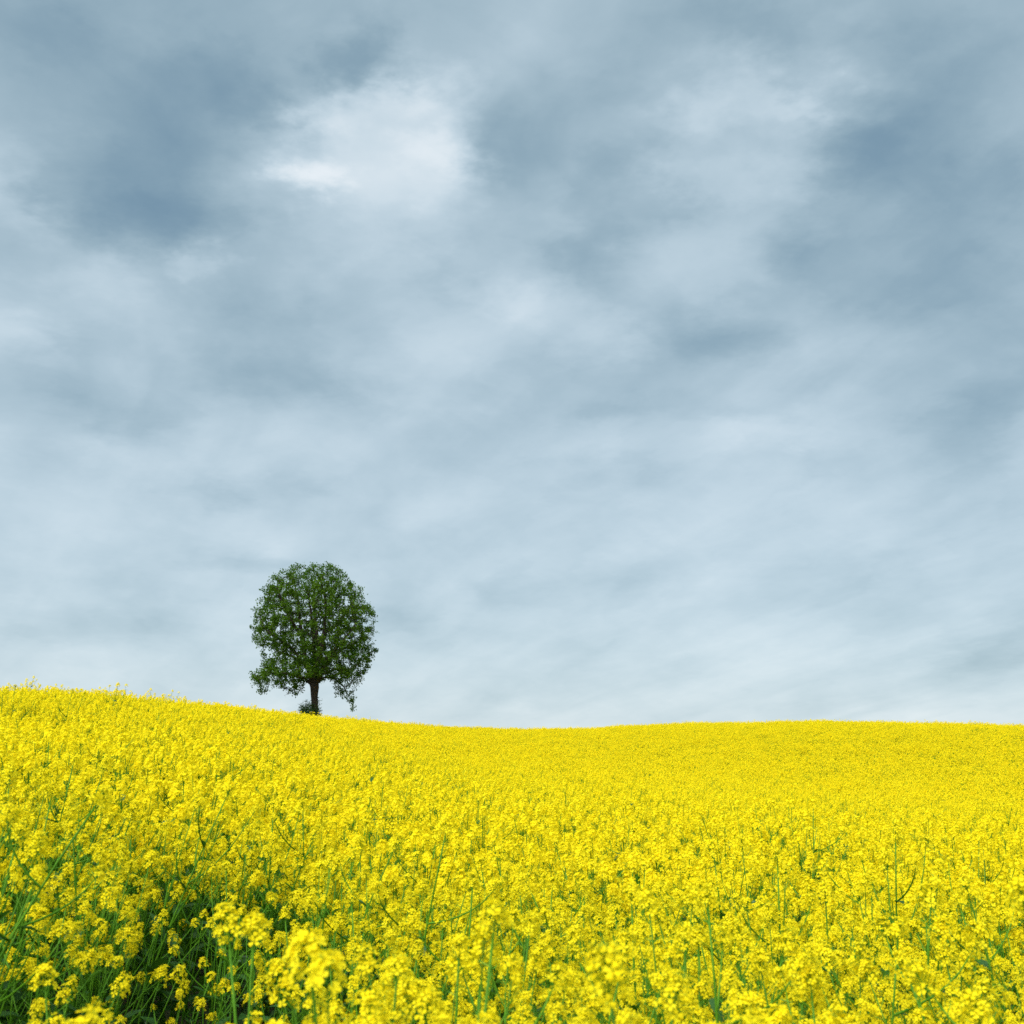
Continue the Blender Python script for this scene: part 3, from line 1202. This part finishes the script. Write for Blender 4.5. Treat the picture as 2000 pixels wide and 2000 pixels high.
    def walk(first, base):
        pts, rr = [nodes[base], nodes[first]], [min(rad[base], rad[first] * 1.2), rad[first]]
        if base <= trunk_top:            # big limbs flow out of the trunk
            pts, rr = [nodes[base - 3]] + pts, [rad[first] * .9] + rr
        cur = first
        branches = []
        while kids[cur]:
            ks = sorted(kids[cur], key=lambda c: -rad[c])
            branches += [(c, cur) for c in ks[1:]]
            cur = ks[0]
            pts.append(nodes[cur]); rr.append(rad[cur])
        builders[limb[first]].tube([Vector(p) - off for p in pts], rr, 7 if rr[1] > .05 else (4 if rr[1] > .02 else 3), 0)
        return branches
    stack = [(c, i) for i in range(trunk_top + 1) for c in kids[i] if c > trunk_top]
    while stack:
        c, b = stack.pop()
        stack += walk(c, b)
    obj('trunk', tr.mesh('trunk', [M_BARK], True), root)
    for b in builders:
        obj('limb', b.mesh('limb', [M_BARK], True), root)
    # leaves on the thin twigs
    lv, lf = [], []
    tips = [i for i in range(nn) if i >= trunk_top + 3 and rad[i] < .036]
    open_ways = []                                  # the main limbs show through thinner foliage in front of them
    for way in ([(780, 1180), (755, 1040), (742, 940), (700, 740), (690, 540)], [(960, 1090), (985, 900), (1010, 690), (1000, 520)],
                [(1030, 900), (1100, 790), (1210, 650), (1300, 530)], [(880, 1000), (865, 800), (840, 600)]):
        for (p0, p1) in zip(way[:-1], way[1:]):
            for q in range(9):
                p = tz_pt(*p0).lerp(tz_pt(*p1), q / 9)
                open_ways.append((p.x, p.z))
    open_ways = np.array(open_ways)
    for i in tips:
        base = np.array(nodes[i])
        front = base[1] < TY + .2 and np.hypot(open_ways[:, 0] - base[0], open_ways[:, 1] - base[2]).min() < .19
        bx, by, bz = base
        cl = math.sin(bx * 2.6 + 1) * math.sin(bz * 2.3 + 2) * math.sin(by * 2.5) + .6 * math.sin(bx * 5.1 + bz * 3.7) * math.sin(by * 4.4 + bz * 1.3)
        m = int((15 if not kids[i] else 8) * max(.12, 1 + 1.05 * cl) * (.15 if front else 1))
        for q in range(m):
            c = base + nrng.normal(0, .095, 3)
            L = nrng.uniform(.09, .15)
            ax = nrng.normal(0, 1, 3) + np.array([0, 0, -.25])
            ax /= np.linalg.norm(ax)
            sd = np.cross(ax, nrng.normal(0, 1, 3) * np.array([.6, .6, .6]) + np.array([0, 0, .9]))
            sd /= (np.linalg.norm(sd) + 1e-9)
            nm = np.cross(ax, sd)
            b = len(lv)
            c = c - np.array(off)
            lv += [tuple(c), tuple(c + ax * L * .5 + sd * L * .42 + nm * L * .08), tuple(c + ax * L), tuple(c + ax * L * .5 - sd * L * .42 + nm * L * .08)]
            lf.append((b, b + 1, b + 2, b + 3))
    me = bpy.data.meshes.new('crown')
    me.from_pydata(lv, [], lf)
    me.materials.append(M_TLEAF)
    obj('crown', me, root)
    print('leaves', len(lf))


build_tree()


def build_shrub():
    """leafy basal growth round the foot of the trunk"""
    rng = random.Random(33)
    c = Vector((tz_pt(845, 1800).x, TY - .55, TZ))
    root = bpy.data.objects.new('shrub', None)
    COL.objects.link(root)
    root.location = c
    root['label'] = 'dark green leafy shrub hugging the foot of the lone tree'
    root['category'] = 'shrub'
    lv, lf = [], []
    line = tz_pt(845, 1800).z - TZ                   # crop line above the soil here
    for s in range(46):
        a = rng.uniform(0, 2 * PI)
        rr = .80 * math.sqrt(rng.random())
        hgt = line + .95 * (1.12 - (rr / .95) ** 2) * rng.uniform(.55, 1.05)
        if s >= 42:                                  # shoots up the right of the trunk
            a, rr, hgt = rng.uniform(-.5, .3), rng.uniform(.45, .62), line + rng.uniform(1.0, 1.25)
        tip = Vector((math.cos(a) * rr, math.sin(a) * rr, hgt))
        pts = bez(Vector((math.cos(a) * rr * .3, math.sin(a) * rr * .3, 0)), Vector((math.cos(a) * rr * .8, math.sin(a) * rr * .8, hgt * .5)), tip, 6)
        st = MB()
        st.tube(pts, [.014 - .0018 * i for i in range(7)], 4, 0)
        obj('stem', st.mesh('stem', [M_BARK], True), root)
        for q in range(190 if s < 42 else 60):
            t = rng.uniform(.25, 1.0)
            k = t * 6
            i0 = min(int(k), 5)
            p = pts[i0].lerp(pts[i0 + 1], k - i0) + Vector((rng.gauss(0, .10), rng.gauss(0, .10), rng.gauss(0, .07)))
            ax = Vector((rng.gauss(0, 1), rng.gauss(0, 1), rng.gauss(-.2, .8))).normalized()
            sd = ax.cross(Vector((rng.gauss(0, .5), rng.gauss(0, .5), 1))).normalized()
            L = rng.uniform(.06, .11)
            b = len(lv)
            lv += [tuple(p), tuple(p + ax * L * .5 + sd * L * .4), tuple(p + ax * L), tuple(p + ax * L * .5 - sd * L * .4)]
            lf.append((b, b + 1, b + 2, b + 3))
    me = bpy.data.meshes.new('foliage')
    me.from_pydata(lv, [], lf)
    me.materials.append(M_SLEAF)
    obj('foliage', me, root)


build_shrub()
